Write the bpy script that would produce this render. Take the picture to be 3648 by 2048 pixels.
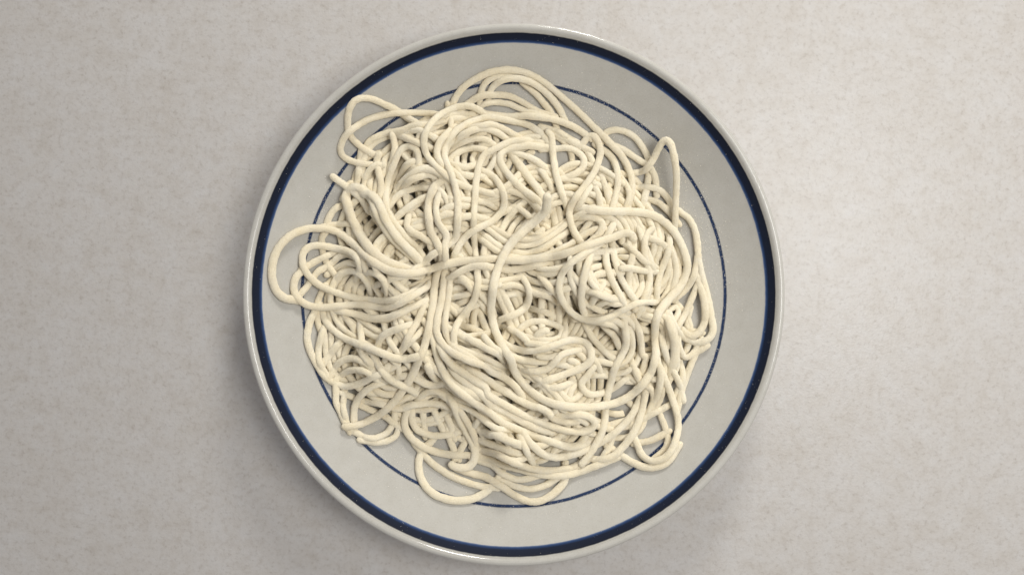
import bpy, math, random
import numpy as np

for o in list(bpy.data.objects):
    bpy.data.objects.remove(o, do_unlink=True)
scene = bpy.context.scene
COL = scene.collection
MM = 0.001

# ------------------------------------------------------------------ camera
F_PX = 2863.0                       # focal length in pixels of the 3648 px wide frame
CAM = np.array([-0.84, 3.63, 430.5])  # millimetres, looking straight down
cd = bpy.data.cameras.new('camera')
cd.sensor_fit = 'HORIZONTAL'
cd.sensor_width = 36.0
cd.lens = 36.0 * F_PX / 3648.0
cd.clip_start = 0.01
cd.clip_end = 20.0
cam = bpy.data.objects.new('camera', cd)
cam.location = CAM * MM
cam.rotation_euler = (0, 0, 0)
COL.objects.link(cam)
scene.camera = cam

# ------------------------------------------------------------------ world and lamps
world = bpy.data.worlds.new('World')
scene.world = world
world.use_nodes = True
bg = world.node_tree.nodes['Background']
bg.inputs[0].default_value = (0.965, 0.955, 1.0, 1)
bg.inputs[1].default_value = 0.39


def area(name, loc, target, size, power, color):
    ld = bpy.data.lights.new(name, 'AREA')
    ld.shape = 'DISK'
    ld.size = size
    ld.energy = power
    ld.color = color
    o = bpy.data.objects.new(name, ld)
    o.location = loc
    d = np.array(target) - np.array(loc)
    from mathutils import Vector
    o.rotation_euler = Vector(d).to_track_quat('-Z', 'Y').to_euler()
    COL.objects.link(o)
    return o


area('low_window_light', (0.20, 0.86, 0.44), (0.0, 0, 0), 0.22, 4.9, (1.0, 0.985, 0.955))
area('overhead_lamp', (0.31, 0.06, 0.62), (0.07, 0, 0), 0.34, 2.6, (1.0, 0.985, 0.955))

vs = scene.view_settings
vs.view_transform = 'Standard'
vs.look = 'None'
vs.exposure = 0.0
vs.gamma = 1.0
vs.use_curve_mapping = False

# ------------------------------------------------------------------ material helpers
def new_mat(name):
    m = bpy.data.materials.new(name)
    m.use_nodes = True
    nt = m.node_tree
    b = nt.nodes['Principled BSDF']
    return m, nt, b


def N(nt, kind, **kw):
    n = nt.nodes.new(kind)
    for k, v in kw.items():
        if k in n.inputs:
            n.inputs[k].default_value = v
        else:
            setattr(n, k, v)
    return n


def ramp(nt, fac, stops):
    r = nt.nodes.new('ShaderNodeValToRGB')
    e = r.color_ramp.elements
    while len(e) < len(stops):
        e.new(0.5)
    for i, (p, c) in enumerate(stops):
        e[i].position = p
        e[i].color = (c[0], c[1], c[2], 1)
    nt.links.new(fac, r.inputs[0])
    return r.outputs[0]


def mixc(nt, fac, a, b, blend='MIX'):
    m = nt.nodes.new('ShaderNodeMix')
    m.data_type = 'RGBA'
    m.blend_type = blend
    for sock, v in ((m.inputs[0], fac), (m.inputs[6], a), (m.inputs[7], b)):
        if hasattr(v, 'is_linked'):
            nt.links.new(v, sock)
        elif isinstance(v, tuple):
            sock.default_value = (v[0], v[1], v[2], 1)
        else:
            sock.default_value = v
    return m.outputs[2]


# countertop laminate: pale greige with mottling, fibres and a fine pebbled relief
def mat_counter():
    m, nt, b = new_mat('laminate')
    tc = N(nt, 'ShaderNodeTexCoord')
    mp = N(nt, 'ShaderNodeMapping')
    nt.links.new(tc.outputs['Object'], mp.inputs[0])
    mp.inputs['Rotation'].default_value = (0, 0, 0.12)
    mp.inputs['Scale'].default_value = (1, 1, 1)
    n1 = N(nt, 'ShaderNodeTexNoise', Scale=95.0, Detail=5.0, Roughness=0.62)
    n2 = N(nt, 'ShaderNodeTexNoise', Scale=20.0, Detail=4.0, Roughness=0.55)
    n3 = N(nt, 'ShaderNodeTexNoise', Scale=420.0, Detail=3.0, Roughness=0.7)
    n4 = N(nt, 'ShaderNodeTexNoise', Scale=210.0, Detail=2.0, Roughness=0.6)
    for n in (n1, n2, n3):
        nt.links.new(mp.outputs[0], n.inputs['Vector'])
    mp2 = N(nt, 'ShaderNodeMapping')
    mp2.inputs['Scale'].default_value = (1.0, 1.1, 1)
    nt.links.new(tc.outputs['Object'], mp2.inputs[0])
    nt.links.new(mp2.outputs[0], n4.inputs['Vector'])
    c1 = ramp(nt, n1.outputs[0], [(0.28, (0.49, 0.458, 0.413)), (0.47, (0.523, 0.496, 0.458)), (0.68, (0.54, 0.52, 0.49))])
    c2 = ramp(nt, n2.outputs[0], [(0.32, (0.97, 0.96, 0.945)), (0.6, (1.0, 1.0, 1.0))])
    c = mixc(nt, 1.0, c1, c2, 'MULTIPLY')
    c4 = ramp(nt, n4.outputs[0], [(0.30, (0.925, 0.91, 0.895)), (0.47, (1, 1, 1)), (0.75, (1.03, 1.03, 1.035))])
    c = mixc(nt, 0.8, c, c4, 'MULTIPLY')
    c3 = ramp(nt, n3.outputs[0], [(0.28, (0.84, 0.82, 0.80)), (0.46, (1, 1, 1)), (0.75, (1.05, 1.05, 1.05))])
    c = mixc(nt, 1.0, c, c3, 'MULTIPLY')
    nt.links.new(c, b.inputs['Base Color'])
    b.inputs['Roughness'].default_value = 0.40
    b.inputs['Specular IOR Level'].default_value = 0.5
    n5 = N(nt, 'ShaderNodeTexNoise', Scale=760.0, Detail=2.0, Roughness=0.6)
    nt.links.new(tc.outputs['Object'], n5.inputs['Vector'])
    bp = N(nt, 'ShaderNodeBump', Strength=0.25, Distance=0.0004)
    nt.links.new(n5.outputs[0], bp.inputs['Height'])
    nt.links.new(bp.outputs[0], b.inputs['Normal'])
    return m


def mat_glaze():
    m, nt, b = new_mat('stoneware_glaze')
    tc = N(nt, 'ShaderNodeTexCoord')
    n1 = N(nt, 'ShaderNodeTexNoise', Scale=140.0, Detail=4.0, Roughness=0.6)
    n2 = N(nt, 'ShaderNodeTexNoise', Scale=1500.0, Detail=2.0, Roughness=0.6)
    for n in (n1, n2):
        nt.links.new(tc.outputs['Object'], n.inputs['Vector'])
    c = ramp(nt, n1.outputs[0], [(0.3, (0.485, 0.466, 0.412)), (0.7, (0.52, 0.503, 0.452))])
    f = ramp(nt, n2.outputs[0], [(0.3, (0.88, 0.87, 0.85)), (0.5, (1, 1, 1))])
    c = mixc(nt, 0.7, c, f, 'MULTIPLY')
    nt.links.new(c, b.inputs['Base Color'])
    # glossy on the bare lip, dulled by a film of flour inside it
    sp = N(nt, 'ShaderNodeVectorMath', operation='MULTIPLY')
    sp.inputs[1].default_value = (1, 1, 0)
    nt.links.new(tc.outputs['Object'], sp.inputs[0])
    ln = N(nt, 'ShaderNodeVectorMath', operation='LENGTH')
    nt.links.new(sp.outputs[0], ln.inputs[0])
    mr = N(nt, 'ShaderNodeMapRange')
    mr.inputs[1].default_value = 0.1306
    mr.inputs[2].default_value = 0.1311
    mr.inputs[3].default_value = 0.72
    mr.inputs[4].default_value = 0.11
    nt.links.new(ln.outputs['Value'], mr.inputs[0])
    nt.links.new(mr.outputs[0], b.inputs['Roughness'])
    mr2 = N(nt, 'ShaderNodeMapRange')
    mr2.inputs[1].default_value = 0.1306
    mr2.inputs[2].default_value = 0.1311
    mr2.inputs[3].default_value = 0.2
    mr2.inputs[4].default_value = 0.6
    nt.links.new(ln.outputs['Value'], mr2.inputs[0])
    nt.links.new(mr2.outputs[0], b.inputs['Specular IOR Level'])
    return m


def mat_band(name, r0, r1, stops):
    """painted underglaze band: colour runs across the band's own width (radius)"""
    m, nt, b = new_mat(name)
    tc = N(nt, 'ShaderNodeTexCoord')
    sep = N(nt, 'ShaderNodeSeparateXYZ')
    nt.links.new(tc.outputs['Object'], sep.inputs[0])
    cmb = N(nt, 'ShaderNodeCombineXYZ')
    nt.links.new(sep.outputs[0], cmb.inputs[0])
    nt.links.new(sep.outputs[1], cmb.inputs[1])
    ln = N(nt, 'ShaderNodeVectorMath', operation='LENGTH')
    nt.links.new(cmb.outputs[0], ln.inputs[0])
    nz = N(nt, 'ShaderNodeTexNoise', Scale=260.0, Detail=3.0)
    nt.links.new(tc.outputs['Object'], nz.inputs['Vector'])
    ad = N(nt, 'ShaderNodeMath', operation='MULTIPLY_ADD')
    ad.inputs[1].default_value = 0.0003
    ad.inputs[2].default_value = -0.00015
    nt.links.new(nz.outputs[0], ad.inputs[0])
    sm = N(nt, 'ShaderNodeMath', operation='ADD')
    nt.links.new(ln.outputs['Value'], sm.inputs[0])
    nt.links.new(ad.outputs[0], sm.inputs[1])
    mr = N(nt, 'ShaderNodeMapRange')
    mr.inputs[1].default_value = r0
    mr.inputs[2].default_value = r1
    nt.links.new(sm.outputs[0], mr.inputs[0])
    c = ramp(nt, mr.outputs[0], stops)
    nt.links.new(c, b.inputs['Base Color'])
    b.inputs['Roughness'].default_value = 0.6
    b.inputs['Specular IOR Level'].default_value = 0.15
    return m


def mat_noodle():
    m, nt, b = new_mat('floured_dough')
    tc = N(nt, 'ShaderNodeTexCoord')
    geo = N(nt, 'ShaderNodeNewGeometry')
    oi = N(nt, 'ShaderNodeObjectInfo')
    n1 = N(nt, 'ShaderNodeTexNoise', Scale=120.0, Detail=3.0, Roughness=0.6)
    n2 = N(nt, 'ShaderNodeTexNoise', Scale=1350.0, Detail=4.0, Roughness=0.75)
    for n in (n1, n2):
        nt.links.new(geo.outputs['Position'], n.inputs['Vector'])
    c1 = ramp(nt, n1.outputs[0], [(0.25, (0.925, 0.84, 0.635)), (0.50, (0.94, 0.866, 0.68)), (0.75, (0.945, 0.885, 0.73))])
    c2 = ramp(nt, n2.outputs[0], [(0.32, (0.88, 0.855, 0.80)), (0.56, (1, 1, 1))])
    c = mixc(nt, 0.8, c1, c2, 'MULTIPLY')
    tint = ramp(nt, oi.outputs['Random'], [(0.0, (0.955, 0.94, 0.91)), (0.5, (0.99, 0.985, 0.97)), (1.0, (1.0, 1.0, 1.0))])
    c = mixc(nt, 1.0, c, tint, 'MULTIPLY')
    nt.links.new(c, b.inputs['Base Color'])
    b.inputs['Roughness'].default_value = 0.95
    b.inputs['Specular IOR Level'].default_value = 0.03
    b.inputs['Sheen Weight'].default_value = 0.12
    b.inputs['Subsurface Weight'].default_value = 0.0
    b.inputs['Diffuse Roughness'].default_value = 1.0
    b.inputs['Subsurface Radius'].default_value = (1.0, 0.8, 0.5)
    b.inputs['Subsurface Scale'].default_value = 0.0016
    b.inputs['Sheen Roughness'].default_value = 0.6
    bp = N(nt, 'ShaderNodeBump', Strength=1.0, Distance=0.0008)
    nt.links.new(n2.outputs[0], bp.inputs['Height'])
    nt.links.new(bp.outputs[0], b.inputs['Normal'])
    return m


def mat_flour():
    m, nt, b = new_mat('flour')
    b.inputs['Base Color'].default_value = (0.88, 0.84, 0.74, 1)
    b.inputs['Roughness'].default_value = 0.95
    b.inputs['Specular IOR Level'].default_value = 0.1
    return m


# ------------------------------------------------------------------ mesh helper
def mesh_np(name, verts, quads, tris=None, smooth=True):
    me = bpy.data.meshes.new(name)
    nq = 0 if quads is None else len(quads)
    ntr = 0 if tris is None else len(tris)
    me.vertices.add(len(verts))
    me.vertices.foreach_set('co', np.asarray(verts, np.float32).ravel())
    loops = []
    if nq:
        loops.append(np.asarray(quads, np.int32).ravel())
    if ntr:
        loops.append(np.asarray(tris, np.int32).ravel())
    loops = np.concatenate(loops)
    me.loops.add(len(loops))
    me.loops.foreach_set('vertex_index', loops)
    me.polygons.add(nq + ntr)
    starts = np.concatenate([np.arange(nq) * 4, nq * 4 + np.arange(ntr) * 3]).astype(np.int32)
    me.polygons.foreach_set('loop_start', starts)
    me.polygons.foreach_set('use_smooth', np.full(nq + ntr, smooth, bool))
    me.update(calc_edges=True)
    me.validate()
    return me


def add_obj(name, me, mat, parent=None, loc=(0, 0, 0)):
    o = bpy.data.objects.new(name, me)
    me.materials.append(mat)
    o.location = loc
    o.parent = parent
    COL.objects.link(o)
    return o


# ------------------------------------------------------------------ countertop
M_COUNTER = mat_counter()
v = []
W, H, T = 1.0, 0.8, 0.03
for z in (-T, 0):
    v += [(-W, -H, z), (W, -H, z), (W, H, z), (-W, H, z)]
q = [(4, 5, 6, 7), (3, 2, 1, 0), (0, 1, 5, 4), (1, 2, 6, 5), (2, 3, 7, 6), (3, 0, 4, 7)]
ct = add_obj('countertop', mesh_np('countertop', v, q, smooth=False), M_COUNTER)
ct['kind'] = 'structure'
ct['label'] = 'pale greige mottled laminate countertop under the plate'

# ------------------------------------------------------------------ plate
PROF_IN = [(0, 5.0), (30, 5.0), (60, 5.05), (78, 5.25), (88, 5.9), (96, 7.4), (103, 9.7), (109.8, 12.9), (116, 16.9), (122, 21.4),
           (127.4, 25.9), (130.7, 28.9), (131.4, 29.8), (132.2, 30.6), (133.2, 30.95)]
PROF_OUT = [(134.3, 30.7), (135.0, 29.95), (135.25, 29.0), (135.0, 27.9), (134.2, 26.4), (131.0, 21.6), (126, 15.8), (119.5, 9.2),
            (111.5, 4.6), (100, 2.4), (92, 1.9), (90, 0.35), (87.5, 0.25), (86, 1.6), (60, 1.8), (0, 1.8)]
PI_R = np.array([p[0] for p in PROF_IN])
PI_Z = np.array([p[1] for p in PROF_IN])


def catmull(P, n):
    P = np.asarray(P, float)
    Q = np.vstack([2 * P[0] - P[1], P, 2 * P[-1] - P[-2]])
    out = []
    for i in range(len(P) - 1):
        p0, p1, p2, p3 = Q[i], Q[i + 1], Q[i + 2], Q[i + 3]
        t = np.linspace(0, 1, n, endpoint=False)[:, None]
        out.append(0.5 * (2 * p1 + (p2 - p0) * t + (2 * p0 - 5 * p1 + 4 * p2 - p3) * t ** 2 + (3 * p1 - p0 - 3 * p2 + p3) * t ** 3))
    out.append(P[-1:])
    return np.vstack(out)


_pf = catmull(PROF_IN, 8)
PFR, PFZ = np.maximum.accumulate(_pf[:, 0]), _pf[:, 1]


def plate_z(r):
    return np.interp(r, PFR, PFZ, right=30.95)


def lathe(prof, seg=256):
    prof = np.asarray(prof, float)
    a = np.linspace(0, 2 * np.pi, seg, endpoint=False)
    n = len(prof)
    V = np.empty((n, seg, 3))
    V[:, :, 0] = prof[:, :1] * np.cos(a)
    V[:, :, 1] = prof[:, :1] * np.sin(a)
    V[:, :, 2] = prof[:, 1:]
    i, j = np.meshgrid(np.arange(n - 1), np.arange(seg), indexing='ij')
    j2 = (j + 1) % seg
    Q = np.stack([i * seg + j, i * seg + j2, (i + 1) * seg + j2, (i + 1) * seg + j], -1).reshape(-1, 4)
    return V.reshape(-1, 3) * MM, Q[:, ::-1]


M_GLAZE = mat_glaze()
plate = bpy.data.objects.new('dinner_plate', None)
plate.empty_display_size = 0.02
COL.objects.link(plate)
plate['label'] = 'round grey stoneware plate with two dark blue rings, heaped with floured noodles'
plate['category'] = 'plate'
prof = np.vstack([catmull(PROF_IN, 4)[:-1], catmull([PROF_IN[-1]] + PROF_OUT, 4)])
prof[:, 0] = np.maximum(prof[:, 0], 0.01)
V, Q = lathe(prof)
add_obj('dish_body', mesh_np('dish_body', V, Q), M_GLAZE, plate)


def band(name, r0, r1, mat, lift=0.06, k=14):
    r = np.linspace(r0, r1, k)
    z = plate_z(r)
    dz = np.gradient(z, r)
    nn = np.stack([-dz, np.ones_like(dz)], 1)
    nn /= np.linalg.norm(nn, axis=1)[:, None]
    p = np.stack([r, z], 1) + nn * lift
    V, Q = lathe(p, 320)
    return add_obj(name, mesh_np(name, V, Q), mat, plate)


GL = (0.502, 0.484, 0.432)
M_RIM = mat_band('rim_band_paint', 0.1265, 0.1313,
                 [(0.02, GL), (0.09, (0.085, 0.13, 0.24)), (0.18, (0.020, 0.045, 0.12)), (0.34, (0.008, 0.013, 0.030)),
                  (0.86, (0.008, 0.011, 0.022)), (0.95, GL)])
M_RING = mat_band('inner_ring_paint', 0.1088, 0.1109,
                  [(0.05, GL), (0.24, (0.022, 0.042, 0.10)), (0.74, (0.018, 0.032, 0.075)), (0.97, GL)])
band('rim_stripe', 126.5, 131.3, M_RIM)['label'] = 'broad navy blue painted stripe just inside the lip'
band('inner_stripe', 108.8, 110.9, M_RING)['label'] = 'thin blue painted ring around the well'

# ------------------------------------------------------------------ noodles
rng = np.random.default_rng(7)
GRID, EXT = 0.5, 140.0
NG = int(2 * EXT / GRID) + 1
gx = np.linspace(-EXT, EXT, NG)
GX, GY = np.meshgrid(gx, gx, indexing='ij')
HM = plate_z(np.hypot(GX, GY)).copy()
DS = 1.0


def disc(r):
    k = int(math.ceil(r / GRID))
    ii, jj = np.meshgrid(np.arange(-k, k + 1), np.arange(-k, k + 1), indexing='ij')
    d2 = (ii ** 2 + jj ** 2) * GRID ** 2
    ok = d2 < r * r
    return ii[ok], jj[ok], np.sqrt(r * r - d2[ok])


def idx(a):
    return np.clip(np.rint((a + EXT) / GRID).astype(int), 0, NG - 1)


def resample(P, ds=DS):
    d = np.r_[0, np.cumsum(np.linalg.norm(np.diff(P, axis=0), axis=1))]
    n = max(4, int(d[-1] / ds) + 1)
    t = np.linspace(0, d[-1], n)
    return np.stack([np.interp(t, d, P[:, k]) for k in range(P.shape[1])], 1), t


def smooth1(z, it):
    for _ in range(it):
        zz = np.pad(z, 1, mode='edge')
        z = 0.25 * zz[:-2] + 0.5 * zz[1:-1] + 0.25 * zz[2:]
    return z


def support(xy, r, hm):
    ii, jj, hh = disc(r * 0.78)
    I = np.clip(idx(xy[:, 0])[:, None] + ii, 0, NG - 1)
    J = np.clip(idx(xy[:, 1])[:, None] + jj, 0, NG - 1)
    return (hm[I, J] + hh * 0.71).max(1)


def stamp(xy, z, r, hm):
    ii, jj, hh = disc(r * 0.78)
    I = np.clip(idx(xy[:, 0])[:, None] + ii, 0, NG - 1)
    J = np.clip(idx(xy[:, 1])[:, None] + jj, 0, NG - 1)
    np.maximum.at(hm, (I.ravel(), J.ravel()), (z[:, None] + hh * 0.71).ravel())


def drape(xy, r, stiff=13):
    """rest a strand on what already lies in the plate; later stretches lie over earlier ones"""
    hm = HM
    n = len(xy)
    s = support(xy, r, hm)
    # self crossings: find pairs far apart along the strand but close in plan
    d2 = ((xy[:, None, :] - xy[None, :, :]) ** 2).sum(2) if n < 900 else None
    z = s.copy()
    for _ in range(stiff):
        zz = np.pad(z, 1, mode='edge')
        z = np.maximum(s, 0.25 * zz[:-2] + 0.5 * zz[1:-1] + 0.25 * zz[2:])
    if d2 is not None:
        far = np.abs(np.arange(n)[:, None] - np.arange(n)[None, :]) * DS > 5.0 * r
        close = (d2 < (1.9 * r) ** 2) & far
        if close.any():
            s2 = s.copy()
            for i in range(n):
                js = np.nonzero(close[i, :i])[0]
                if len(js):
                    lift = z[js] + np.sqrt(np.maximum((1.75 * r) ** 2 - d2[i, js] * 0.8, 0))
                    s2[i] = max(s2[i], lift.max())
            z = np.maximum(z, s2)
            for _ in range(stiff):
                zz = np.pad(z, 1, mode='edge')
                z = np.maximum(s2, 0.25 * zz[:-2] + 0.5 * zz[1:-1] + 0.25 * zz[2:])
    return smooth1(z, 8)


def vnoise(n, scale, seed):
    """smooth 1D noise"""
    r = np.random.default_rng(seed)
    k = max(4, int(n / scale) + 4)
    a = r.normal(size=k)
    x = np.linspace(0, k - 3.01, n)
    i = x.astype(int)
    f = x - i
    f = f * f * (3 - 2 * f)
    return a[i] * (1 - f) + a[i + 1] * f


SIDES = 11
M_NOODLE = mat_noodle()
GRAINS = []


def tube(name, P, r, seed):
    """swept strand with rounded cut ends and a rough floured skin (P in mm)"""
    n = len(P)
    T = np.gradient(P, axis=0)
    T /= np.maximum(np.linalg.norm(T, axis=1)[:, None], 1e-9)
    up = np.array([0, 0, 1.0])
    S = np.cross(T, up)
    L = np.linalg.norm(S, axis=1)
    bad = L < 0.25
    if bad.any():
        good = np.nonzero(~bad)[0]
        if len(good):
            near = good[np.abs(np.nonzero(bad)[0][:, None] - good[None, :]).argmin(1)]
            S[bad] = S[near]
        else:
            S[bad] = (1, 0, 0)
        S = S - (S * T).sum(1)[:, None] * T
        L = np.linalg.norm(S, axis=1)
    S /= np.maximum(L, 1e-9)[:, None]
    U = np.cross(S, T)
    rr = np.random.default_rng(seed)
    # slow thickness drift, slight oval section that twists, fine floury grain
    rad = r * (1 + 0.022 * vnoise(n, 18, seed) + 0.005 * vnoise(n, 4, seed + 1))
    tw = 0.7 * vnoise(n, 25, seed + 2)
    oval = 0.05 + 0.03 * rr.random()
    a = np.linspace(0, 2 * np.pi, SIDES, endpoint=False)
    ang = a[None, :] + tw[:, None] * 0.0
    g = 1 + oval * np.cos(2 * (ang + tw[:, None]))
    fine = rr.normal(size=(n, SIDES))
    fine = (fine + 0.5 * np.roll(fine, 1, 1) + 0.5 * np.roll(fine, 1, 0)) / 1.22
    R = rad[:, None] * g * (1 + 0.042 * fine)
    # rounded ends
    e = np.minimum(np.arange(n), np.arange(n)[::-1])
    cap = np.where(e == 0, 0.62, np.where(e == 1, 0.93, 1.0))
    R = R * cap[:, None]
    V = P[:, None, :] + R[:, :, None] * (np.cos(ang)[:, :, None] * S[:, None, :] + np.sin(ang)[:, :, None] * U[:, None, :])
    V = V.reshape(-1, 3)
    i, j = np.meshgrid(np.arange(n - 1), np.arange(SIDES), indexing='ij')
    j2 = (j + 1) % SIDES
    Q = np.stack([i * SIDES + j, (i + 1) * SIDES + j, (i + 1) * SIDES + j2, i * SIDES + j2], -1).reshape(-1, 4)
    c0, c1 = len(V), len(V) + 1
    V = np.vstack([V, P[0] - T[0] * r * 0.25, P[-1] + T[-1] * r * 0.25])
    b = (n - 1) * SIDES
    js = np.arange(SIDES)
    tr = np.vstack([np.stack([np.full(SIDES, c0), js, (js + 1) % SIDES], 1),
                    np.stack([np.full(SIDES, c1), b + (js + 1) % SIDES, b + js], 1)])
    org = np.array([P[:, 0].mean(), P[:, 1].mean(), P[:, 2].min() - r])
    me = mesh_np(name, (V - org) * MM, Q, tr)
    o = add_obj(name, me, M_NOODLE, None, tuple(org * MM))
    return o


R0 = 1.73

# ---- strands hidden in the heap: loose coils filling the mound under the visible ones
OUT = [(880, 345), (1000, 300), (1150, 262), (1250, 250), (1390, 300), (1500, 350), (1600, 410), (1680, 480), (1715, 560), (1745, 650),
       (1765, 760), (1765, 830), (1735, 900), (1715, 960), (1690, 1060), (1630, 1110), (1560, 1130), (1450, 1170), (1300, 1185), (1200, 1170),
       (1100, 1110), (1010, 1060), (920, 1050), (870, 1010), (820, 950), (790, 870), (780, 770), (785, 690), (800, 620), (830, 540),
       (880, 470), (895, 400)]


def unproject(px, py, z):
    d = CAM[2] - z
    return np.stack([CAM[0] + (px - 1824.0) / F_PX * d, CAM[1] - (py - 1024.0) / F_PX * d], -1)


_o = np.array(OUT, float) * (3648 / 2576.0)
OUTW = unproject(_o[:, 0], _o[:, 1], 9.0)
CEN = OUTW.mean(0)
_oa = np.arctan2(OUTW[:, 1] - CEN[1], OUTW[:, 0] - CEN[0])
_or = np.hypot(OUTW[:, 1] - CEN[1], OUTW[:, 0] - CEN[0])
_k = np.argsort(_oa)
_oa, _or = _oa[_k], _or[_k]
_oa = np.r_[_oa - 2 * np.pi, _oa, _oa + 2 * np.pi]
_or = np.r_[_or, _or, _or]


def inside(p, f):
    d = p - CEN
    return math.hypot(d[0], d[1]) < f * np.interp(math.atan2(d[1], d[0]), _oa, _or)


def wander(length, f, seed):
    r = np.random.default_rng(seed)
    a = r.uniform(0, 2 * np.pi)
    rad = math.sqrt(r.uniform(0, 1)) * f * 0.9
    p = CEN + rad * np.interp((a + np.pi) % (2 * np.pi) - np.pi, _oa, _or) * np.array([math.cos(a), math.sin(a)])
    h = r.uniform(0, 2 * np.pi)
    kap = r.normal() / 22.0
    pts = [p.copy()]
    for _ in range(int(length / DS)):
        kap += r.normal() * 0.010 - 0.035 * kap
        kap = max(-0.11, min(0.11, kap))
        q = p + 9.0 * np.array([math.cos(h), math.sin(h)])
        k = kap
        if not inside(q, f):
            c = CEN - p
            cr = math.cos(h) * c[1] - math.sin(h) * c[0]
            k = 0.13 * (1 if cr > 0 else -1)
            kap = k * 0.6
        h += k * DS
        p = p + DS * np.array([math.cos(h), math.sin(h)])
        pts.append(p.copy())
    return np.array(pts)


FILL = [(5, 4, 0.93, 420), (6, 4, 0.90, 420), (5, 4, 0.84, 420), (4, 4, 0.72, 400)]   # bundles, strands in each, spread, length
STRANDS = []     # (name, label, group, P, r, seed)
_s = 1000
for cnt, per, f, ln in FILL:
    for _ in range(cnt):
        _s += 1
        base = wander(ln * (0.85 + 0.3 * rng.random()), f, _s)
        tg = np.gradient(base, axis=0)
        tg /= np.linalg.norm(tg, axis=1)[:, None]
        nrm = np.c_[-tg[:, 1], tg[:, 0]]
        for b in range(per):
            _s += 1
            r = R0 * rng.uniform(0.90, 1.05)
            off = (b - (per - 1) / 2) * R0 * 2.05
            a0, a1 = rng.integers(0, 60), rng.integers(0, 60)
            xy = base + nrm * (off + 1.5 * vnoise(len(base), 40, _s))[:, None]
            xy = xy[a0:len(xy) - a1]
            xy = np.stack([smooth1(xy[:, 0], 6), smooth1(xy[:, 1], 6)], 1)
            xy, _t = resample(xy)
            z = drape(xy, r, 8)
            stamp(xy, z, r, HM)
            STRANDS.append(('buried_noodle', 'floured noodle mostly buried under the upper strands of the heap',
                            'noodles buried in the heap', np.c_[xy, z], r, _s))

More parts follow.
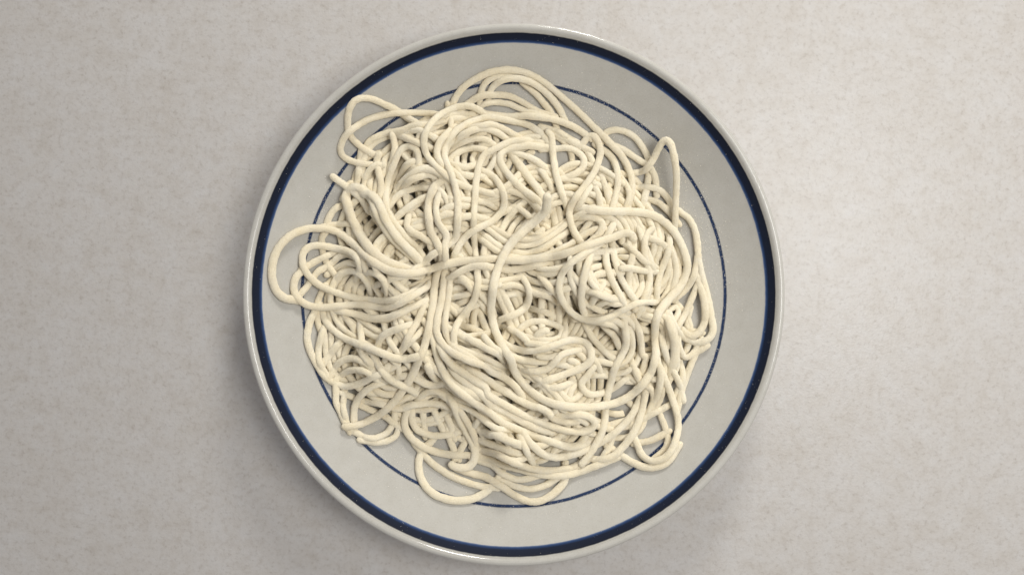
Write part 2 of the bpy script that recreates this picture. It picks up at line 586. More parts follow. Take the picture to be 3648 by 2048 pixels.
# ---- strands seen on top, followed one by one.  (layer, thickness, path, label[, options])
TILE = {'A': (940, 200), 'B': (1740, 200), 'C': (940, 700), 'D': (1740, 700), 'E': (940, 1200), 'F': (1740, 1200)}
TRACES = [
    # ---------------- outer loops lying on the plate (low)
    (1, 1.00, "A 1010,850 940,845 860,800 790,740 745,690 722,620 720,530 738,450 780,385 850,362 940,374 1040,418 1140,465 1230,530 1330,590 1420,650",
     "noodle loop at upper left reaching farthest towards the broad rim stripe there"),
    (1, 0.95, "A 870,800 900,740 970,695 1060,662 1180,640 1290,600 1400,590 1520,560 1600,560",
     "thin strand following the inner ring inside the two upper left loops"),
    (1, 1.00, "A 830,860 818,960 805,1060 795,1130 830,1200 900,1230",
     "short upright strand left of the thick leaning noodle, upper left edge"),
    (1, 1.00, "C 700,70 620,100 570,160 545,220 540,290 500,350 500,430 515,510 550,590 600,660 660,720",
     "noodle curling down the left side beneath the long top strand, by the inner ring"),
    (1, 0.95, "C 560,250 640,240 720,235 800,260 880,300",
     "short strand tucked behind the thick pair at the left edge of the heap"),
    (1, 1.00, "C 440,980 395,1080 372,1200 392,1310 E 440,210 505,315 590,385 700,422 820,400 920,350 1000,310 1080,240",
     "noodle hugging the inner ring at lower left and turning back into the heap"),
    (1, 1.00, "C 540,1080 505,1160 475,1270 468,1370 E 490,250 540,330",
     "strand just inside the one hugging the inner ring at lower left"),
    (1, 0.95, "E 620,460 620,560 660,650 700,740",
     "short strand running down to the inner ring below the lower left bend"),
    (2, 0.95, "E 690,490 680,590 700,690 720,760",
     "short upright strand beside the inner ring at lower left"),
    (1, 0.90, "E 1150,800 1130,850 1060,890 970,905 880,890",
     "lowest small arc resting on the inner ring at lower left"),
    (2, 1.00, "E 1125,620 1118,720 1060,815 965,865 870,860 790,820",
     "arc lying over the inner ring at lower left, under the long tapering end"),
    (1, 1.08, "E 1430,900 1360,980 1330,1080 1342,1190 1395,1290 1500,1368 1640,1402 1780,1390 1890,1340 F 30,1280 90,1200",
     "wide loop at the bottom crossing the inner ring, lowest left of the heap"),
    (1, 0.95, "E 1330,960 1400,1040 1480,1110 1600,1185 1740,1245 1860,1280 F 30,1290",
     "strand running slantwise inside the wide bottom loop"),
    (1, 1.05, "E 1700,1140 1800,1175 1900,1200 F 60,1250 140,1300 240,1365 350,1410 460,1402 560,1340 630,1270 660,1210 660,1130",
     "loop at the bottom centre reaching down to the inner ring"),
    (2, 0.95, "F 130,1240 240,1285 360,1303 480,1275 560,1230",
     "short arc lying inside the bottom centre loop"),
    (1, 1.05, "F 1060,960 1140,1015 1230,1072 1340,1115 1450,1112 1550,1060 1610,970",
     "outer strand of the lower right loop, lying across the inner ring"),
    (2, 1.00, "F 1430,170 1470,260 1520,380 1565,490 1605,610 1630,730 1618,850 1570,970 1500,1040 1400,1062 1320,1015 1280,930 1250,850 1230,760",
     "large lower right loop of noodle hanging out towards the inner ring"),
    (1, 0.90, "F 1480,680 1518,780 1540,870 1518,960 1440,1030",
     "inner curve within the large lower right loop"),
    (1, 0.95, "F 1300,905 1400,885 1500,835",
     "short crosswise strand inside the lower right loop on bare plate"),
    (1, 0.95, "F 1280,730 1400,662 1480,622 1560,580",
     "crosswise strand closing the top of the lower right loop"),
    (1, 1.00, "D 1830,1310 F 1780,140 1735,250 1690,370 1655,470 1635,570",
     "straight strand on the lower right edge slanting down beside the inner ring"),
    (1, 0.90, "F 1640,200 1665,300 1655,400 1610,480",
     "short strand between the two slanting ones at the lower right edge"),
    (1, 0.95, "F 1620,230 1580,320 1540,400 1500,470 1460,560",
     "short slanting strand tucked under the right edge strands"),
    # right edge
    (1, 1.05, "B 1560,1310 1640,1330 D 1650,140 1720,190 1772,290 1795,420 1805,540 1840,700 1880,860 1912,1030 1928,1150 1885,1225 1795,1250 1700,1222 1630,1160 1575,1065 1540,980",
     "outermost noodle on the right edge ending in a hooked loop by the inner ring"),
    (2, 1.00, "D 1790,700 1838,840 1862,980 1850,1095 1790,1180 1720,1190 1660,1140",
     "second noodle nested inside the right edge hooked loop"),
    (2, 1.00, "D 1790,560 1765,680 1720,760 1655,835 1590,880 1520,900",
     "strand sweeping down left just inside the right edge"),
    (2, 0.95, "D 1800,740 1745,880 1690,1000 1640,1090 1600,1160",
     "straight strand crossing the nested right edge loops"),
    (1, 0.90, "D 1720,1010 1700,1080 1720,1150 1780,1160",
     "tiny curl at the heart of the right edge loops"),
    (1, 1.00, "D 1620,1180 1640,1310 1690,1380 1760,1345 1800,1270",
     "small arc under the hooked loop at the right edge"),
    (2, 0.95, "D 1550,975 1600,950 1630,985 1610,1040 1570,1080",
     "short curl left of the right edge loops"),
    # top right
    (1, 1.00, "B 980,720 1010,660 1080,636 1170,648 1260,702 1325,785 1370,880 1380,980 1365,1100 1335,1240 1320,1330",
     "rounded arch at upper right standing clear of the plate, left of the peaked loop"),
    (1, 1.00, "B 1080,770 1150,800 1230,850 1310,905 1380,950 1430,1040 1440,1140",
     "short slanting strand under the rounded upper right arch"),
    (2, 0.95, "B 1260,1130 1380,1125 1480,1160 1550,1240 1580,1330",
     "strand bending down on the right edge beneath the peaked loop"),
    (1, 0.95, "B 1380,1230 1460,1260 1540,1330 1600,1400",
     "low strand at the right edge below the peaked loop"),
    (3, 1.00, "B 1250,1005 1335,985 1400,915 1445,825 1490,745 1530,722 1568,765 1597,880 1615,1010 1612,1150 1606,1300 1603,1430 D 1600,300 1620,400 1660,520",
     "peaked loop sticking up at the right edge, its tip over the inner ring", {'hump': (0.42, 11.0, 0.24)}),
    # ---------------- top edge arches
    (2, 1.00, "A 1850,420 1858,345 1871,288 1898,236 B 25,192 95,172 200,170 300,190",
     "strand half hidden behind the tall top arch on its left side"),
    (2, 0.92, "B 330,260 410,328 470,400 520,460 555,520 580,600",
     "thin strand hanging inside the right leg of the top arches"),
    (3, 1.00, "B 5,350 13,310 40,265 85,225 145,200 233,193 318,208 400,245 485,305 560,385 615,465 650,540",
     "second arch nested under the tall top arch"),
    (3, 1.02, "A 1590,480 1621,418 1646,358 1686,298 1746,243 1826,193 1916,150 B 93,125 193,122 300,140 400,180 500,243 600,325 700,413 800,505 900,605 1000,702 1080,788 1140,850 1195,950 1230,1060 1228,1180 1190,1300",
     "tall outermost arch at the top, running down right as a long diagonal"),
    (3, 1.02, "A 1700,450 1756,408 1821,363 1896,338 B 70,335 170,343 260,378 345,428 420,473 520,505",
     "upper of the twin arches below the top, above the dark almond gap"),
    (3, 0.98, "A 1800,480 1850,440 1900,410 B 68,398 170,413 245,443 320,473 420,500 540,540 650,575",
     "lower of the twin arches below the top, bordering the almond gap"),
    # ---------------- mid layers, upper left
    (2, 1.00, "A 1130,670 1230,710 1320,745 1400,772 1470,815",
     "strand crossing rightwards from the blunt upright tip, upper left"),
    (2, 0.92, "A 1190,700 1260,650 1350,640 1440,690 1500,720",
     "small strand in the gap right of the blunt upright tip"),
    (2, 0.95, "A 1590,470 1605,540 1605,620 1590,700",
     "short vertical strand under the arch left of the top"),
    (4, 0.98, "A 1560,530 1480,500 1400,490 1280,487 1150,490 1030,506 900,545 800,600 720,662 672,740 657,810 690,868 760,905 850,925 950,935",
     "long sweeping loop at upper left lying over the farther loop"),
    (3, 1.05, "A 1095,655 1115,720 1126,800 1105,900 1075,1000 1055,1100",
     "upright strand with a blunt cut tip in the upper left gap", {'tips': 's'}),
    (3, 1.10, "A 1000,825 970,900 985,1000 1005,1100 1000,1200 1020,1280",
     "stubby strand with a cut tip just left of the upright one", {'tips': 's'}),
    (3, 0.95, "A 860,1110 880,1020 930,955 990,930 1050,980",
     "small arc at the upper left edge beside the stubby strand"),
    (4, 1.00, "A 1330,960 1328,880 1310,805 1250,775 1190,795 1150,852 1118,930 1080,1020 1055,1120 1045,1220 1052,1310 C 1070,140 1100,200 1150,265 1215,345 1295,425 1360,500 1400,580",
     "hooked strand bending over and running down right beside the thick pair"),
    (3, 1.00, "A 1050,1320 1085,1275 1150,1200 1240,1152 1330,1132 1430,1140 1520,1180",
     "broad arc right of the hooked strand, upper left middle"),
    (3, 1.00, "A 1080,1446 1130,1395 1220,1315 1320,1245 1400,1212 1500,1215",
     "arc running parallel below the broad one, upper left middle"),
    (2, 1.00, "A 1120,1190 1190,1080 1270,1010 1340,970 1440,960",
     "arc above the broad one, beneath the hooked strand"),
    (2, 1.00, "A 1160,1170 1250,1075 1330,1040 1410,1020 1480,1040",
     "flat arc in the upper left middle below the hooked tip"),
    (2, 1.00, "C 1250,80 1240,180 1230,260 1300,320 1420,350",
     "short strand bending right in the shadow left of the middle"),
    (2, 1.00, "C 1140,180 1230,120 1330,60 1420,30",
     "slanting strand above the shadowed gap left of the middle"),
    (2, 0.95, "C 1210,310 1320,330 1420,390 1500,450",
     "strand slanting down right to the middle crossing"),
    (2, 0.95, "C 1330,170 1400,170 1470,190 1560,150 1640,120",
     "short crosswise strand left of the heap's middle"),
    # thick stuck pairs at left
    (5, 1.10, "A 575,1022 632,1066 700,1112 770,1165 830,1215 880,1290",
     "noodle end with a blunt tip pointing out at the left edge", {'start': (5.0, 16)}),
    (5, 1.45, "A 730,1150 705,1220 730,1320 C 755,190 785,250 815,310 870,400 940,480 1030,548 1130,595 1240,625",
     "thick leaning noodle at left, left one of the thick pair"),
    (6, 1.30, "A 715,1185 745,1140 800,1128 868,1160 930,1240 C 975,150 1035,260 1100,350 1180,430 1265,505 1350,580",
     "arched noodle at left, left half of the stuck double strand"),
    (6, 1.30, "A 850,1180 930,1200 990,1270 C 1040,190 1100,290 1165,375 1240,450 1310,520 1370,590",
     "arched noodle at left, right half of the stuck double strand"),
    # ---------------- upper middle
    (2, 1.00, "A 1600,895 1680,822 1780,792 1880,800 B 20,820 80,860",
     "innermost small arc under the big bend above the middle"),
    (2, 1.00, "A 1600,830 1680,755 1790,712 1890,715 B 40,760 90,810",
     "second small arc under the big bend above the middle"),
    (2, 1.00, "A 1620,760 1720,670 1840,625 1928,630 B 80,660 170,720 260,750",
     "third arc under the big bend above the middle"),
    (3, 1.00, "A 1760,620 1860,600 B 20,585 130,625 230,680 320,730",
     "slanting strand above the dark gap under the top"),
    (2, 1.00, "A 1610,930 1720,955 1830,930 1920,920",
     "horizontal strand in the hollow above the middle"),
    (2, 1.05, "A 1650,1005 1760,1030 1870,1040 B 20,1050",
     "horizontal strand below the hollow above the middle"),
    (2, 1.05, "A 1540,1222 1650,1228 1780,1240 1910,1255 B 60,1300",
     "upper of the stacked horizontal strands left of centre"),
    (2, 1.05, "A 1520,1345 1600,1295 1720,1285 1850,1310 B 20,1340",
     "middle one of the stacked horizontal strands left of centre"),
    (2, 1.05, "A 1560,1420 1690,1385 1800,1375 B 0,1410 60,1440",
     "lowest of the stacked horizontal strands left of centre"),
    (4, 1.00, "A 1650,600 1570,668 1505,750 1487,840 1512,910 1575,985 1640,1040",
     "strand hugging the inside of the big bend above left of centre"),
    (5, 1.00, "B 840,680 770,630 690,590 580,550 450,528 318,515 168,518 68,508 A 1900,495 1840,460 1760,430 1660,438 1560,480 1480,532 1412,612 1376,700 1378,790 1412,870 1482,950 1565,1022 1655,1088 1755,1130 1860,1160 B 20,1180 110,1200",
     "noodle rising in a small arch left of the top and dropping down its left side"),
    (6, 1.04, "B 495,715 435,652 335,592 200,560 100,540 0,525 A 1830,548 1730,590 1640,652 1572,740 1547,840 1572,930 1612,1020 1642,1120 1662,1220 1667,1330 1662,1440 C 1654,310 1630,390",
     "big bend above the middle whose left leg drops straight to the centre"),
    (5, 1.15, "A 1545,1068 1475,1110 1432,1200 1412,1320 1420,1430 C 1432,300 1470,370 1505,440 1530,510 1512,600 1480,690 1462,800 1452,920 1432,1050 1402,1200 1362,1330 1315,1440 E 1275,325 1210,430 1130,540 1040,628 920,708 790,758 670,770",
     "long noodle from the upper left middle tapering off over the inner ring, lower left", {'tips': 'e'}),
    (5, 1.00, "A 1530,1140 1490,1230 1477,1320 1495,1420 C 1520,260 1565,330 1555,430 1560,540 1570,640",
     "strand right beside the long lower left noodle near the centre"),
    (5, 1.02, "B 400,735 280,722 170,742 70,790 0,825 A 1890,850 1858,910 1836,990 1821,1090 1814,1200 1806,1320 1800,1440 C 1802,310 1812,450 1825,560 1832,650 1838,750 1805,890 1740,985 1665,1085 1632,1190 1635,1300",
     "long noodle dropping straight through the centre, left of the standing tip"),
    (6, 1.05, "A 1870,985 B 0,1010 62,1060 112,1140 136,1230 122,1320 62,1392 0,1432 C 1840,270 1745,332 1675,420 1632,520 1600,620",
     "rounded bend just left of the standing tip, curling back to the left"),
    # ---------------- upper right middle
    (3, 1.00, "B 500,625 600,652 700,712 790,765 850,830 890,910 900,1000",
     "strand curving down right from the blunt tip near the top"),
    (4, 1.05, "B 498,630 540,690 549,790 560,900 582,1020 612,1120 645,1220 680,1310",
     "upright strand with a blunt top below the arches, upper right of centre", {'tips': 's'}),
    (3, 1.05, "B 510,800 590,795 680,790 760,822 818,885 808,962 740,1015 670,1045 620,1060",
     "round curl right of the upright blunt strand"),
    (4, 1.05, "B 520,1000 450,930 350,870 240,835 140,810 90,850",
     "strand slanting from the double band towards the upright blunt strand"),
    (4, 1.15, "B 520,790 420,778 320,770 210,785 125,815 95,880 125,960 195,1050 275,1130 360,1195 430,1255 470,1320",
     "left half of the pale double band sloping down to the standing tip"),
    (4, 1.30, "B 230,890 300,985 370,1075 430,1150 475,1230 510,1300",
     "right half of the pale double band sloping down to the standing tip"),
    (3, 1.05, "B 130,1145 240,1168 330,1215 400,1280 450,1360 500,1430",
     "arc under the pale double band, left of the standing tip"),
    (2, 1.00, "B 170,1290 260,1310 340,1370 400,1440 D 420,300",
     "short strand beneath the arc left of the standing tip"),
    (7, 1.05, "D 400,345 440,310 478,272",
     "tiny nub of noodle end just below right of the standing tip", {'tips': 'e'}),
    (3, 0.95, "B 400,940 470,1010 520,1090 560,1180",
     "small strand in the gap right of the pale double band"),
    (3, 1.00, "B 840,800 780,770 700,730 620,690",
     "short strand beneath the slender bend at upper right"),
    (5, 1.02, "B 820,740 860,692 912,692 952,765 957,860 912,990 832,1110 752,1212 698,1320 D 702,210 735,300 790,395 840,470",
     "slender bend at upper right of centre running down left to the crossing"),
    (3, 1.00, "B 960,790 1040,850 1095,950 1112,1080 1092,1200 1062,1310 1040,1400",
     "vertical strand in the upper right, left of the small dark slot"),
    (2, 0.95, "B 950,1000 1000,1110 1030,1230 1050,1330",
     "short vertical strand behind the slender bend, upper right"),
    (2, 1.00, "B 900,1110 940,1180 960,1280 960,1370",
     "short strand beside the slender bend, upper right"),
    (3, 0.95, "B 1150,1060 1190,1120 1210,1210 1180,1300 1150,1370",
     "short bent strand under the long diagonal, upper right"),
    (2, 1.00, "B 740,1330 800,1240 850,1160 900,1080",
     "short strand parallel under the slender bend"),
    # ---------------- middle right
    (2, 1.00, "D 1270,200 1300,300 1340,420 1385,540 1420,650",
     "strand slanting down right in the right hollow"),
    (3, 0.95, "D 1425,260 1365,320 1340,410 1345,520 1370,620",
     "short bent strand branching in the right hollow", {'tips': 's'}),
    (3, 1.00, "D 1360,350 1440,380 1510,420 1560,500",
     "short crosswise strand at the right side of the hollow"),
    (3, 0.98, "D 1160,400 1250,470 1330,550 1420,600",
     "strand passing under the curved free end into the right hollow"),
    (4, 0.98, "D 1120,620 1200,615 1300,632 1430,645",
     "straight crosswise strand in the right half", {'tips': 's'}),
    (2, 1.00, "D 1380,690 1370,780 1330,870 1300,960",
     "short strand under the straight crosswise one, right half"),
    (3, 1.00, "D 1500,250 1548,340 1552,430 1520,540 1480,640 1452,760 1445,870 1450,960",
     "strand curving down inside the long right hand sweep"),
    (3, 1.00, "D 1560,440 1600,560 1610,680 1580,790 1530,870",
     "strand just inside the long right hand sweep, near the edge"),
    (3, 1.00, "D 1000,420 1012,560 1052,700 1112,820 1165,930 1190,1000",
     "left one of two side by side strands going down right of centre"),
    (3, 1.00, "D 1060,410 1090,560 1140,700 1195,800 1250,880 1300,940",
     "right one of two side by side strands going down right of centre"),
    (4, 1.05, "D 900,440 858,560 822,680 802,800 800,920 830,1020 850,1080",
     "straight strand going down from the long top strand, right of centre"),
    (3, 1.05, "D 820,800 900,822 980,855 1070,882 1160,890",
     "pale crosswise strand inside the big S curve"),
    (2, 1.00, "D 690,640 760,720 840,790 900,840",
     "slanting strand behind the straight one, right of centre"),
    (2, 1.00, "D 1000,720 960,800 900,890 860,960",
     "short strand in the gap inside the big S curve"),
    (5, 1.00, "D 1100,180 1060,260 1000,360 920,432 820,492 722,560 642,650 607,760 625,870 682,962 772,1036 890,1066 1030,1036 1160,970 1280,916 1390,905 1480,920",
     "big S curved noodle right of centre bending round to the right"),
    # centre lower
    (4, 1.05, "D 240,650 310,720 350,830 322,940 230,1010 120,1050 60,1080",
     "round curl just right of the long vertical noodle at the centre"),
    (2, 1.00, "D 100,780 200,760 290,780 400,830 500,850 580,900",
     "horizontal strand passing beneath the centre curl"),
    (2, 1.00, "D 90,870 180,840 270,830",
     "short strand left inside the centre curl"),
    (2, 1.00, "D 420,650 480,730 540,790 600,850",
     "slanting strand between the centre curl and the big S curve"),
    (2, 1.00, "D 350,960 440,980 530,1010 600,1060",
     "strand slanting down right below the centre curl"),
    (3, 1.02, "D 260,1150 330,1090 430,1070 540,1090 620,1130 620,1200 540,1240",
     "small arch below the centre curl"),
    (3, 1.05, "D 410,1250 420,1190 480,1150 520,1160",
     "stubby bright end inside the small arch below centre", {'tips': 'e'}),
    (2, 1.00, "D 170,1130 250,1170 320,1230 370,1290",
     "slanting strand left under the small arch below centre"),
    (3, 1.00, "D 650,1080 660,1160 640,1230 600,1290",
     "short vertical strand right of the small arch below centre"),
    (3, 1.05, "D 830,1090 880,1190 940,1270 1010,1340 1080,1390 F 1170,180",
     "strand slanting down right under the big S curve"),
    (3, 1.00, "D 1240,1050 1290,1150 1310,1260 1320,1360 F 1350,170 1330,280 1300,380",
     "strand going down in the lower right, right of the long crossing one"),
    (2, 1.00, "D 1010,1130 1080,1200 1120,1280 1160,1370",
     "short strand in the dark gap under the big S curve"),
    (4, 1.05, "D 30,1140 90,1225 170,1282 300,1322 440,1312 580,1270 700,1232 800,1242 868,1300 884,1380 F 858,222 790,268 670,312 530,362 405,412",
     "hairpin noodle below the centre folding back to the left"),
    (3, 1.00, "F 270,270 390,292 500,272 575,205 630,150 720,122 830,100",
     "S shaped strand lying inside the hairpin below centre"),
    (3, 1.00, "F 960,195 900,260 850,330 802,390 812,450 872,492 970,482 1080,432 1170,365 1245,315",
     "hooked strand in the lower right middle"),
    (2, 1.00, "F 840,335 940,325 1040,335",
     "short straight strand inside the hook, lower right middle"),
    (2, 0.98, "F 690,560 700,480 740,410 780,350",
     "short upright strand left of the hook, lower right middle"),
    (2, 1.00, "F 460,440 560,440 640,420 740,380",
     "crosswise strand under the hairpin's lower arm"),
    (3, 0.98, "F 1220,190 1260,290 1310,390 1390,440 1420,530 1390,620",
     "bent strand in the lower right under the long sweep"),
    (2, 0.95, "F 1440,360 1490,420 1480,500 1430,580",
     "short bent strand at the lower right edge, above the loop"),
    (2, 1.00, "D 1480,1150 F 1500,60 1530,170 1580,280 1640,400 1660,490",
     "strand going down the right side to the edge strands"),
    (3, 1.40, "D 1530,1020 1570,1130 1600,1250 1600,1370 F 1590,220 1560,300",
     "thick pale strand at right, below the meeting of the sweep and the S curve"),
    (4, 1.00, "F 1440,80 1450,200 1480,300 1470,420 1440,520 1420,580",
     "strand parallel to the long sweep's lower right part"),
    # ---------------- verticals of the centre-left bundle
    (4, 1.02, "C 1600,660 1592,800 1572,950 1555,1080 1572,1200 1640,1300 1740,1360 E 1860,230 F 20,260 110,300",
     "right strand of the vertical bundle under the long top strand"),
    (5, 1.05, "C 1555,640 1540,800 1518,920 1490,1040 1482,1150 1525,1255 1600,1325 1700,1380 E 1785,212 1900,250 F 20,295 110,335 195,392 262,465 310,555 340,620",
     "middle strand of the vertical bundle, sweeping away to the right below centre"),
    (3, 1.00, "C 1680,1170 1760,1220 1850,1270 D 0,1310 80,1350 F 120,190",
     "strand slanting right below the vertical bundle"),
    (3, 1.00, "C 1640,1290 1740,1330 1840,1360 D 0,1400 F 60,230 150,260",
     "lower strand slanting right below the vertical bundle"),
    (3, 1.00, "C 1640,720 1720,730 1780,790 1830,860",
     "short arc right of the vertical bundle"),
    (2, 1.00, "C 1600,990 1700,980 1800,940 1880,900",
     "crosswise strand right of the vertical bundle"),
    (3, 1.00, "C 1840,950 1870,1040 1910,1130 D 40,1200",
     "short strand slanting down just left of the long vertical at the centre"),
    # left loops
    (3, 1.00, "C 330,820 380,760 420,700 470,640 540,600",
     "short slanting strand inside the left loops, over the inner ring"),
    (3, 1.00, "C 370,600 420,570 500,530 590,490 660,480",
     "slanting strand inside the upper left loop"),
    (3, 1.00, "C 540,600 600,560 640,520 720,500 800,540 830,620 820,680",
     "arc inside the left loops above the small bright stubs"),
    (3, 1.00, "C 590,640 650,600 720,570 780,580",
     "small bright stub between the left arcs"),
    (4, 1.00, "C 600,770 640,690 710,645 790,650 860,700 905,780 930,860",
     "round arc in the middle of the left loops"),
    (3, 1.00, "C 870,650 950,660 1020,710 1055,790 1060,860",
     "arc to the right of the round one in the left loops"),
    (2, 1.00, "C 680,790 760,750 830,720",
     "short stub under the round left arc"),
    (2, 1.00, "C 760,830 830,790 880,750",
     "lower short stub under the round left arc"),
    (2, 1.05, "C 1020,740 1120,700 1240,680 1340,690",
     "shaded strand just below the long top strand at left"),
    (5, 1.10, "C 815,650 830,600 800,525 730,475 640,452 540,430 450,420 372,442 332,510 342,610 402,700 502,775 622,825 760,866 900,887 1040,895 1180,870 1300,805 1410,735",
     "left loop whose lower arm runs right to the vertical bundle, inner one"),
    (6, 1.10, "C 340,630 278,690 256,780 290,870 380,932 500,952 640,940 800,926 950,944 1060,955 1160,920 1280,850 1390,780 1440,730",
     "left loop below the inner one, its lower arm wavy and pale"),
    (4, 1.15, "C 560,968 680,988 800,1012 920,1045 1050,1045 1160,1002 1270,948 1370,905 1430,880",
     "thick strand sagging below the two left loops"),
    (4, 1.00, "C 1395,880 1355,980 1310,1085 1250,1185 1200,1290 1160,1350",
     "strand slanting down left beside the vertical bundle"),
    (3, 1.00, "C 1390,1120 1310,1190 1240,1260 1180,1320",
     "short slanting strand left of the vertical bundle"),
    (3, 1.10, "C 980,1280 1020,1200 1110,1150 1230,1110 1330,1090",
     "broad shaded strand left of the vertical bundle"),
    (3, 1.00, "C 640,1010 720,1060 770,1130 800,1210",
     "strand bending down below the left loops"),
    (3, 1.00, "C 820,1050 832,1150 838,1240 850,1340 900,1400",
     "upright strand below the sagging one at left"),
    (3, 1.15, "C 540,1390 600,1310 660,1240 720,1190",
     "thick short strand slanting up in the dark lower left gap"),
    (5, 1.12, "C 500,980 535,1075 605,1152 705,1222 830,1272 960,1322 1080,1370 1180,1392 1290,1380 1400,1340",
     "stout strand sweeping down right across the lower left"),
    # lower left
    (3, 1.00, "E 585,310 640,225 740,182 840,205 925,262 980,320",
     "upper arch of the two at lower left"),
    (3, 1.00, "E 640,352 720,292 820,282 905,315 960,360",
     "lower arch of the two at lower left"),
    (4, 1.08, "E 825,100 870,180 935,235 1010,260",
     "stout short strand under the sweeping one at lower left"),
    (5, 1.10, "E 950,170 1000,270 1072,352 1160,408 1240,440 1300,480",
     "stout strand bending down right at lower left"),
    (4, 1.00, "E 1040,380 960,408 872,462 802,542 774,640 776,750",
     "loop standing upright beside the tapering end, lower left"),
    (3, 0.98, "E 720,500 830,540 940,562 1050,585 1150,610",
     "crosswise strand behind the long tapering noodle, lower left"),
    (3, 0.98, "E 860,600 950,640 1040,680 1120,740 1200,790",
     "slanting strand under the long tapering noodle, lower left"),
    (3, 0.95, "E 950,500 960,450 1000,420",
     "tiny stub in the dark gap at lower left"),
    (3, 1.05, "E 1090,350 1180,338 1270,345 1330,370 1400,404 1480,412 1555,392",
     "bright crosswise strand at lower left ending right of the long noodle"),
    (4, 1.10, "E 1400,230 1425,290 1465,345 1510,380",
     "stubby cut end poking up at lower left of centre", {'tips': 's'}),
    (4, 1.02, "E 1150,615 1290,582 1430,570 1560,592 1650,640",
     "crosswise strand over the top of the lower left centre loops"),
    (3, 0.98, "E 1290,590 1360,500 1450,465 1540,492 1600,560",
     "small arch above the lower left centre loops"),
    (4, 1.02, "E 1240,605 1210,700 1222,800 1290,888 1400,958 1540,1000 1680,1012 1790,1015",
     "outer noodle of the lower left centre loops"),
    (4, 1.00, "E 1270,620 1275,720 1325,800 1440,842 1560,842 1680,812",
     "inner noodle of the lower left centre loops"),
    (2, 0.95, "E 1360,600 1370,700 1380,800", "left short upright strand seen through the lower left centre loops"),
    (2, 0.95, "E 1450,600 1490,700 1530,790", "slanting short strand seen through the lower left centre loops"),
    (2, 1.00, "E 1550,620 1590,720 1620,820", "right short strand seen through the lower left centre loops"),
    (2, 0.95, "E 1590,860 1620,940 1650,1000", "short strand in the dark hole of the lower left centre loops"),
    (2, 0.95, "E 1740,880 1700,950 1670,1000", "second short strand in the dark hole of the lower left centre loops"),
    (5, 1.10, "E 1560,470 1620,560 1668,680 1735,800 1788,900 1815,1000 1792,1082 1725,1122 1640,1112 1590,1080",
     "hooked noodle at the bottom left of centre, its end curling to the left", {'tips': 'e'}),
    (5, 1.00, "E 1650,590 1720,690 1780,790 1818,890 1822,980",
     "strand stuck along the right side of the bottom hooked noodle"),
    (3, 1.00, "E 1870,690 1810,760 1760,820", "short strand right of the bottom hooked noodle"),
    # bottom right bundle
    (5, 1.08, "C 1445,1180 E 1470,80 1490,170 1535,290 1605,400 1705,490 1820,570 1920,632 F 110,730 250,792 400,852 550,902 690,940 800,925 880,880",
     "lowest left strand of the bundle fanning down right from the centre"),
    (6, 1.10, "E 1500,60 1560,170 1650,265 1780,355 1900,430 F 0,500 140,582 280,662 420,722 560,772 700,806 830,806 905,762 890,702 810,668 700,665 630,672",
     "fanning bundle strand that folds back at its lower right end"),
    (5, 1.10, "E 1580,200 1640,310 1760,410 1880,500 F 30,590 160,650 300,730 440,790 580,830",
     "strand beside the folded one in the fanning bundle"),
    (5, 1.08, "E 1700,250 1820,310 1920,370 F 60,420 170,480 280,550 370,590 450,610 520,650 545,690",
     "upper strand of the fanning bundle with a short blunt end", {'tips': 'e'}),
    (4, 1.05, "F 660,640 760,690 850,740", "short strand lying within the folded end, lower right middle"),
    (4, 1.05, "E 1830,790 1928,830 F 80,850 200,900 320,930", "upper pale strand of the bottom bundle"),
    (4, 1.05, "E 1820,870 1928,910 F 80,940 200,985 330,1010", "middle pale strand of the bottom bundle"),
    (5, 1.05, "E 1840,960 1928,985 F 60,1000 180,1060 310,1110 450,1142 600,1142 720,1120 800,1080",
     "long pale strand along the bottom of the heap, upper one"),
    (4, 1.05, "E 1830,1030 1928,1040 F 100,1092 240,1130 400,1168 560,1192 700,1180 850,1132 970,1085 1060,1050",
     "long pale strand along the bottom of the heap, lowest one"),
    (3, 1.00, "E 1850,1060 F 30,1100 120,1172 240,1222 350,1212 460,1180",
     "short arc under the long bottom strands"),
    (4, 1.00, "F 260,840 310,940 350,1030 390,1090", "thin strand crossing the bottom bundle downwards"),
    (5, 1.05, "F 290,815 335,880 402,952 482,1010 600,1032 740,1002 870,950 1000,882 1120,792 1222,682 1285,560 1320,480",
     "noodle curving up right from the bottom bundle, upper of two"),
    (5, 1.05, "F 860,1035 960,1052 1080,1012 1182,912 1262,790 1312,650 1342,510 1350,420",
     "noodle curving up right from the bottom bundle, lower of two"),
    (3, 1.00, "F 1050,900 1030,960 1000,1010", "short strand in the gap between the two curving noodles at the bottom"),
    (3, 1.00, "F 1040,760 1110,735 1180,720", "short strand behind the long crossing noodle, lower right"),
    (6, 1.05, "D 1160,1060 1180,1180 F 1178,80 1125,190 1082,275 1052,380 1022,500 1002,620 996,730 960,850 892,970 832,1050 785,1108",
     "long noodle crossing down the lower right with its cut end at the bottom", {'tips': 'e'}),
    # ---------------- topmost strands
    (8, 1.08, "C 1560,720 1690,642 1780,604 1900,598 D 30,612 170,630 300,615 430,585 570,552",
     "strand running just under the long top strand at the centre"),
    (8, 1.05, "D 560,515 700,475 800,435 890,380 960,310 980,240 930,192 850,176 760,180",
     "small loop turning back on itself at the right part of the long top strand"),
    (9, 1.22, "C 250,885 180,872 110,815 75,720 70,620 92,510 150,410 240,328 350,284 470,272 600,292 690,342 770,412 850,490 940,562 1040,620 1150,655 1280,657 1420,625 1560,582 1700,556 1850,546 D 0,536 150,546 300,546 450,530 600,508 750,460 880,410 970,380 1070,350 1160,316 1222,326 1255,388",
     "longest top noodle, from the big loop over the left rim across to right of centre", {'tips': 'e'}),
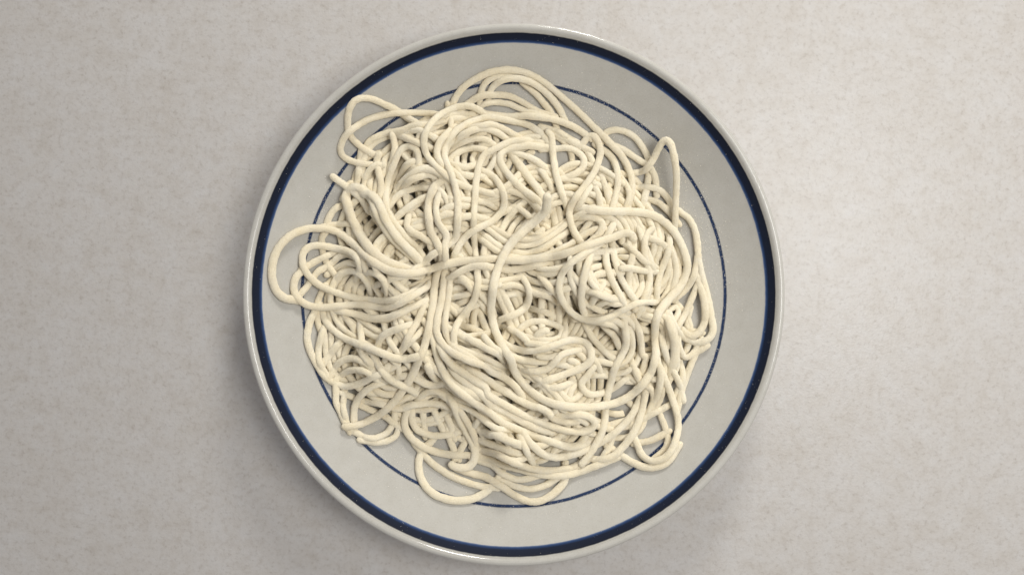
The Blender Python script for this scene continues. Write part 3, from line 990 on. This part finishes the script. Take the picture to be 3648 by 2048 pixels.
    (9, 1.22, "B 508,1190 502,1250 496,1320 D 480,135 410,205 330,272 222,372 150,470 92,590 52,720 32,850 24,980 52,1130 112,1270 190,1400 F 222,290 292,392 382,480 500,550 640,590 800,602 960,592 1100,562 1220,500 1330,400 1410,270 1440,110 D 1430,1180 1436,1080 1470,980 1550,880 1640,780 1696,670 1704,560 1655,410 1572,278 1470,192 1350,145 1200,130 1050,130 900,118 790,112",
     "long top noodle whose tip stands up at the centre, sweeping round the lower right", {'start': (17.0, 24)}),
]


def parse(path):
    out = []
    t = None
    for tok in path.split():
        if tok in TILE:
            t = TILE[tok]
        else:
            x, y = tok.split(',')
            out.append((t[0] + float(x) / 2.41, t[1] + float(y) / 2.41))
    return np.array(out)


order = sorted(range(len(TRACES)), key=lambda i: (TRACES[i][0], i))
for i in order:
    tr = TRACES[i]
    pp = parse(tr[2])
    r = R0 * tr[1] * (1.05 if pp[:, 1].mean() > 1250 else 1.0)
    opt = tr[4] if len(tr) > 4 else {}
    tips = opt.get('tips', 's' if 'start' in opt else '')
    # carry covered ends a little farther in under their neighbours
    for k, (a, b) in (('s', (0, 1)), ('e', (-1, -2))):
        if k not in tips:
            d = pp[a] - pp[b]
            q = pp[a] + d / np.linalg.norm(d) * 34.0
            pp = np.vstack([q, pp]) if k == 's' else np.vstack([pp, q])
    px = catmull(pp, 10)
    dens, _ = resample(px, 7.0)
    m = len(dens)
    arc = np.arange(m) * DS
    z = np.full(m, 22.0)
    for _ in range(4):
        xy = unproject(dens[:, 0], dens[:, 1], z)
        z = drape(xy, r)
        if 'start' in opt:
            hgt, ln = opt['start']
            z = z + hgt * np.clip(1 - arc / ln, 0, 1) ** 1.6
        if 'hump' in opt:
            c, hgt, wd = opt['hump']
            z = z + hgt * np.exp(-((arc / arc[-1] - c) / wd) ** 2)
    # covered ends tuck down between the strands below; true cut ends stay on top
    for k, back in (('s', False), ('e', True)):
        if k in tips:
            continue
        a = arc[::-1] if back else arc
        w = np.clip(1 - a / 13.0, 0, 1) ** 1.4
        floor = plate_z(np.hypot(xy[:, 0], xy[:, 1])) + r * 0.9
        z = np.where(w > 0, np.maximum(z - 8.0 * w, np.minimum(z, floor)), z)
    xy = unproject(dens[:, 0], dens[:, 1], z)
    P3, _ = resample(np.c_[xy, z])
    stamp(P3[:, :2], P3[:, 2], r, HM)
    STRANDS.append(('noodle', tr[3], 'noodles on top of the heap', P3, r, 3000 + i * 7))

for name, label, group, P, r, seed in STRANDS:
    o = tube(name, P, r, seed)
    o['label'] = label
    o['category'] = 'noodle'
    o['group'] = group
print('HEAP TOP mm', HM.max(), 'strands', len(STRANDS), 'length m', sum(len(s[3]) for s in STRANDS) * DS / 1000)

# ------------------------------------------------------------------ flour spilled on the plate
fr = np.random.default_rng(21)


def grains(n, r0, r1, smin, smax, skew=1.0):
    a = fr.uniform(0, 2 * np.pi, n)
    # clumpy: pull angles towards random centres
    cl = fr.uniform(0, 2 * np.pi, 60)
    a = np.where(fr.random(n) < 0.6, cl[fr.integers(0, 60, n)] + fr.normal(size=n) * 0.06, a)
    r = r0 + (r1 - r0) * fr.random(n) ** skew
    s = smin + (smax - smin) * fr.random(n) ** 2.5
    return np.c_[r * np.cos(a), r * np.sin(a), plate_z(r) + 0.08], s


gp, gs = [], []
for args in ((1500, 108.3, 111.3, 0.07, 0.20), (330, 125.4, 131.4, 0.05, 0.15), (2600, 88, 125, 0.06, 0.20, 1.5), (1500, 80, 110, 0.07, 0.24)):
    p, s = grains(*args)
    gp.append(p)
    gs.append(s)
# drifts of flour in the well, thickest at the upper right beside the heap
for a0, sp, n in ((0.75, 0.42, 2600), (1.35, 0.22, 900), (0.15, 0.2, 700), (2.6, 0.3, 700), (4.1, 0.2, 500)):
    a = fr.normal(a0, sp, n)
    r = fr.normal(103, 6.5, n).clip(84, 122)
    gp.append(np.c_[r * np.cos(a), r * np.sin(a), plate_z(r) + 0.06])
    gs.append(0.06 + 0.24 * fr.random(n) ** 3)
for name, label, group, P, r, seed in STRANDS:
    if name != 'noodle':
        continue
    n = int(len(P) * 5)
    k = fr.integers(1, len(P) - 1, n)
    T = P[k + 1] - P[k - 1]
    T /= np.linalg.norm(T, axis=1)[:, None]
    S = np.cross(T, (0, 0, 1.0))
    S /= np.maximum(np.linalg.norm(S, axis=1), 0.2)[:, None]
    U = np.cross(S, T)
    a = fr.uniform(-0.5, np.pi + 0.5, n)
    gp.append(P[k] + T * fr.uniform(-0.5, 0.5, (n, 1)) + (r * 1.0) * (np.cos(a)[:, None] * S + np.sin(a)[:, None] * U))
    gs.append(0.07 + 0.14 * fr.random(n) ** 2)
gp, gs = np.vstack(gp), np.concatenate(gs)
oct_v = np.array([(1, 0, 0), (-1, 0, 0), (0, 1, 0), (0, -1, 0), (0, 0, 1), (0, 0, -1)], float)
oct_f = np.array([(0, 2, 4), (2, 1, 4), (1, 3, 4), (3, 0, 4), (2, 0, 5), (1, 2, 5), (3, 1, 5), (0, 3, 5)])
jit = 1 + 0.35 * fr.normal(size=(len(gp), 6, 1)).clip(-1, 1)
V = gp[:, None, :] + oct_v[None] * gs[:, None, None] * jit
Fc = (np.arange(len(gp))[:, None, None] * 6 + oct_f[None]).reshape(-1, 3)
fl = add_obj('flour_dust', mesh_np('flour_dust', V.reshape(-1, 3) * MM, None, Fc), mat_flour())
fl['kind'] = 'stuff'
fl['label'] = 'fine white flour specks scattered over the plate'
fl['category'] = 'flour'
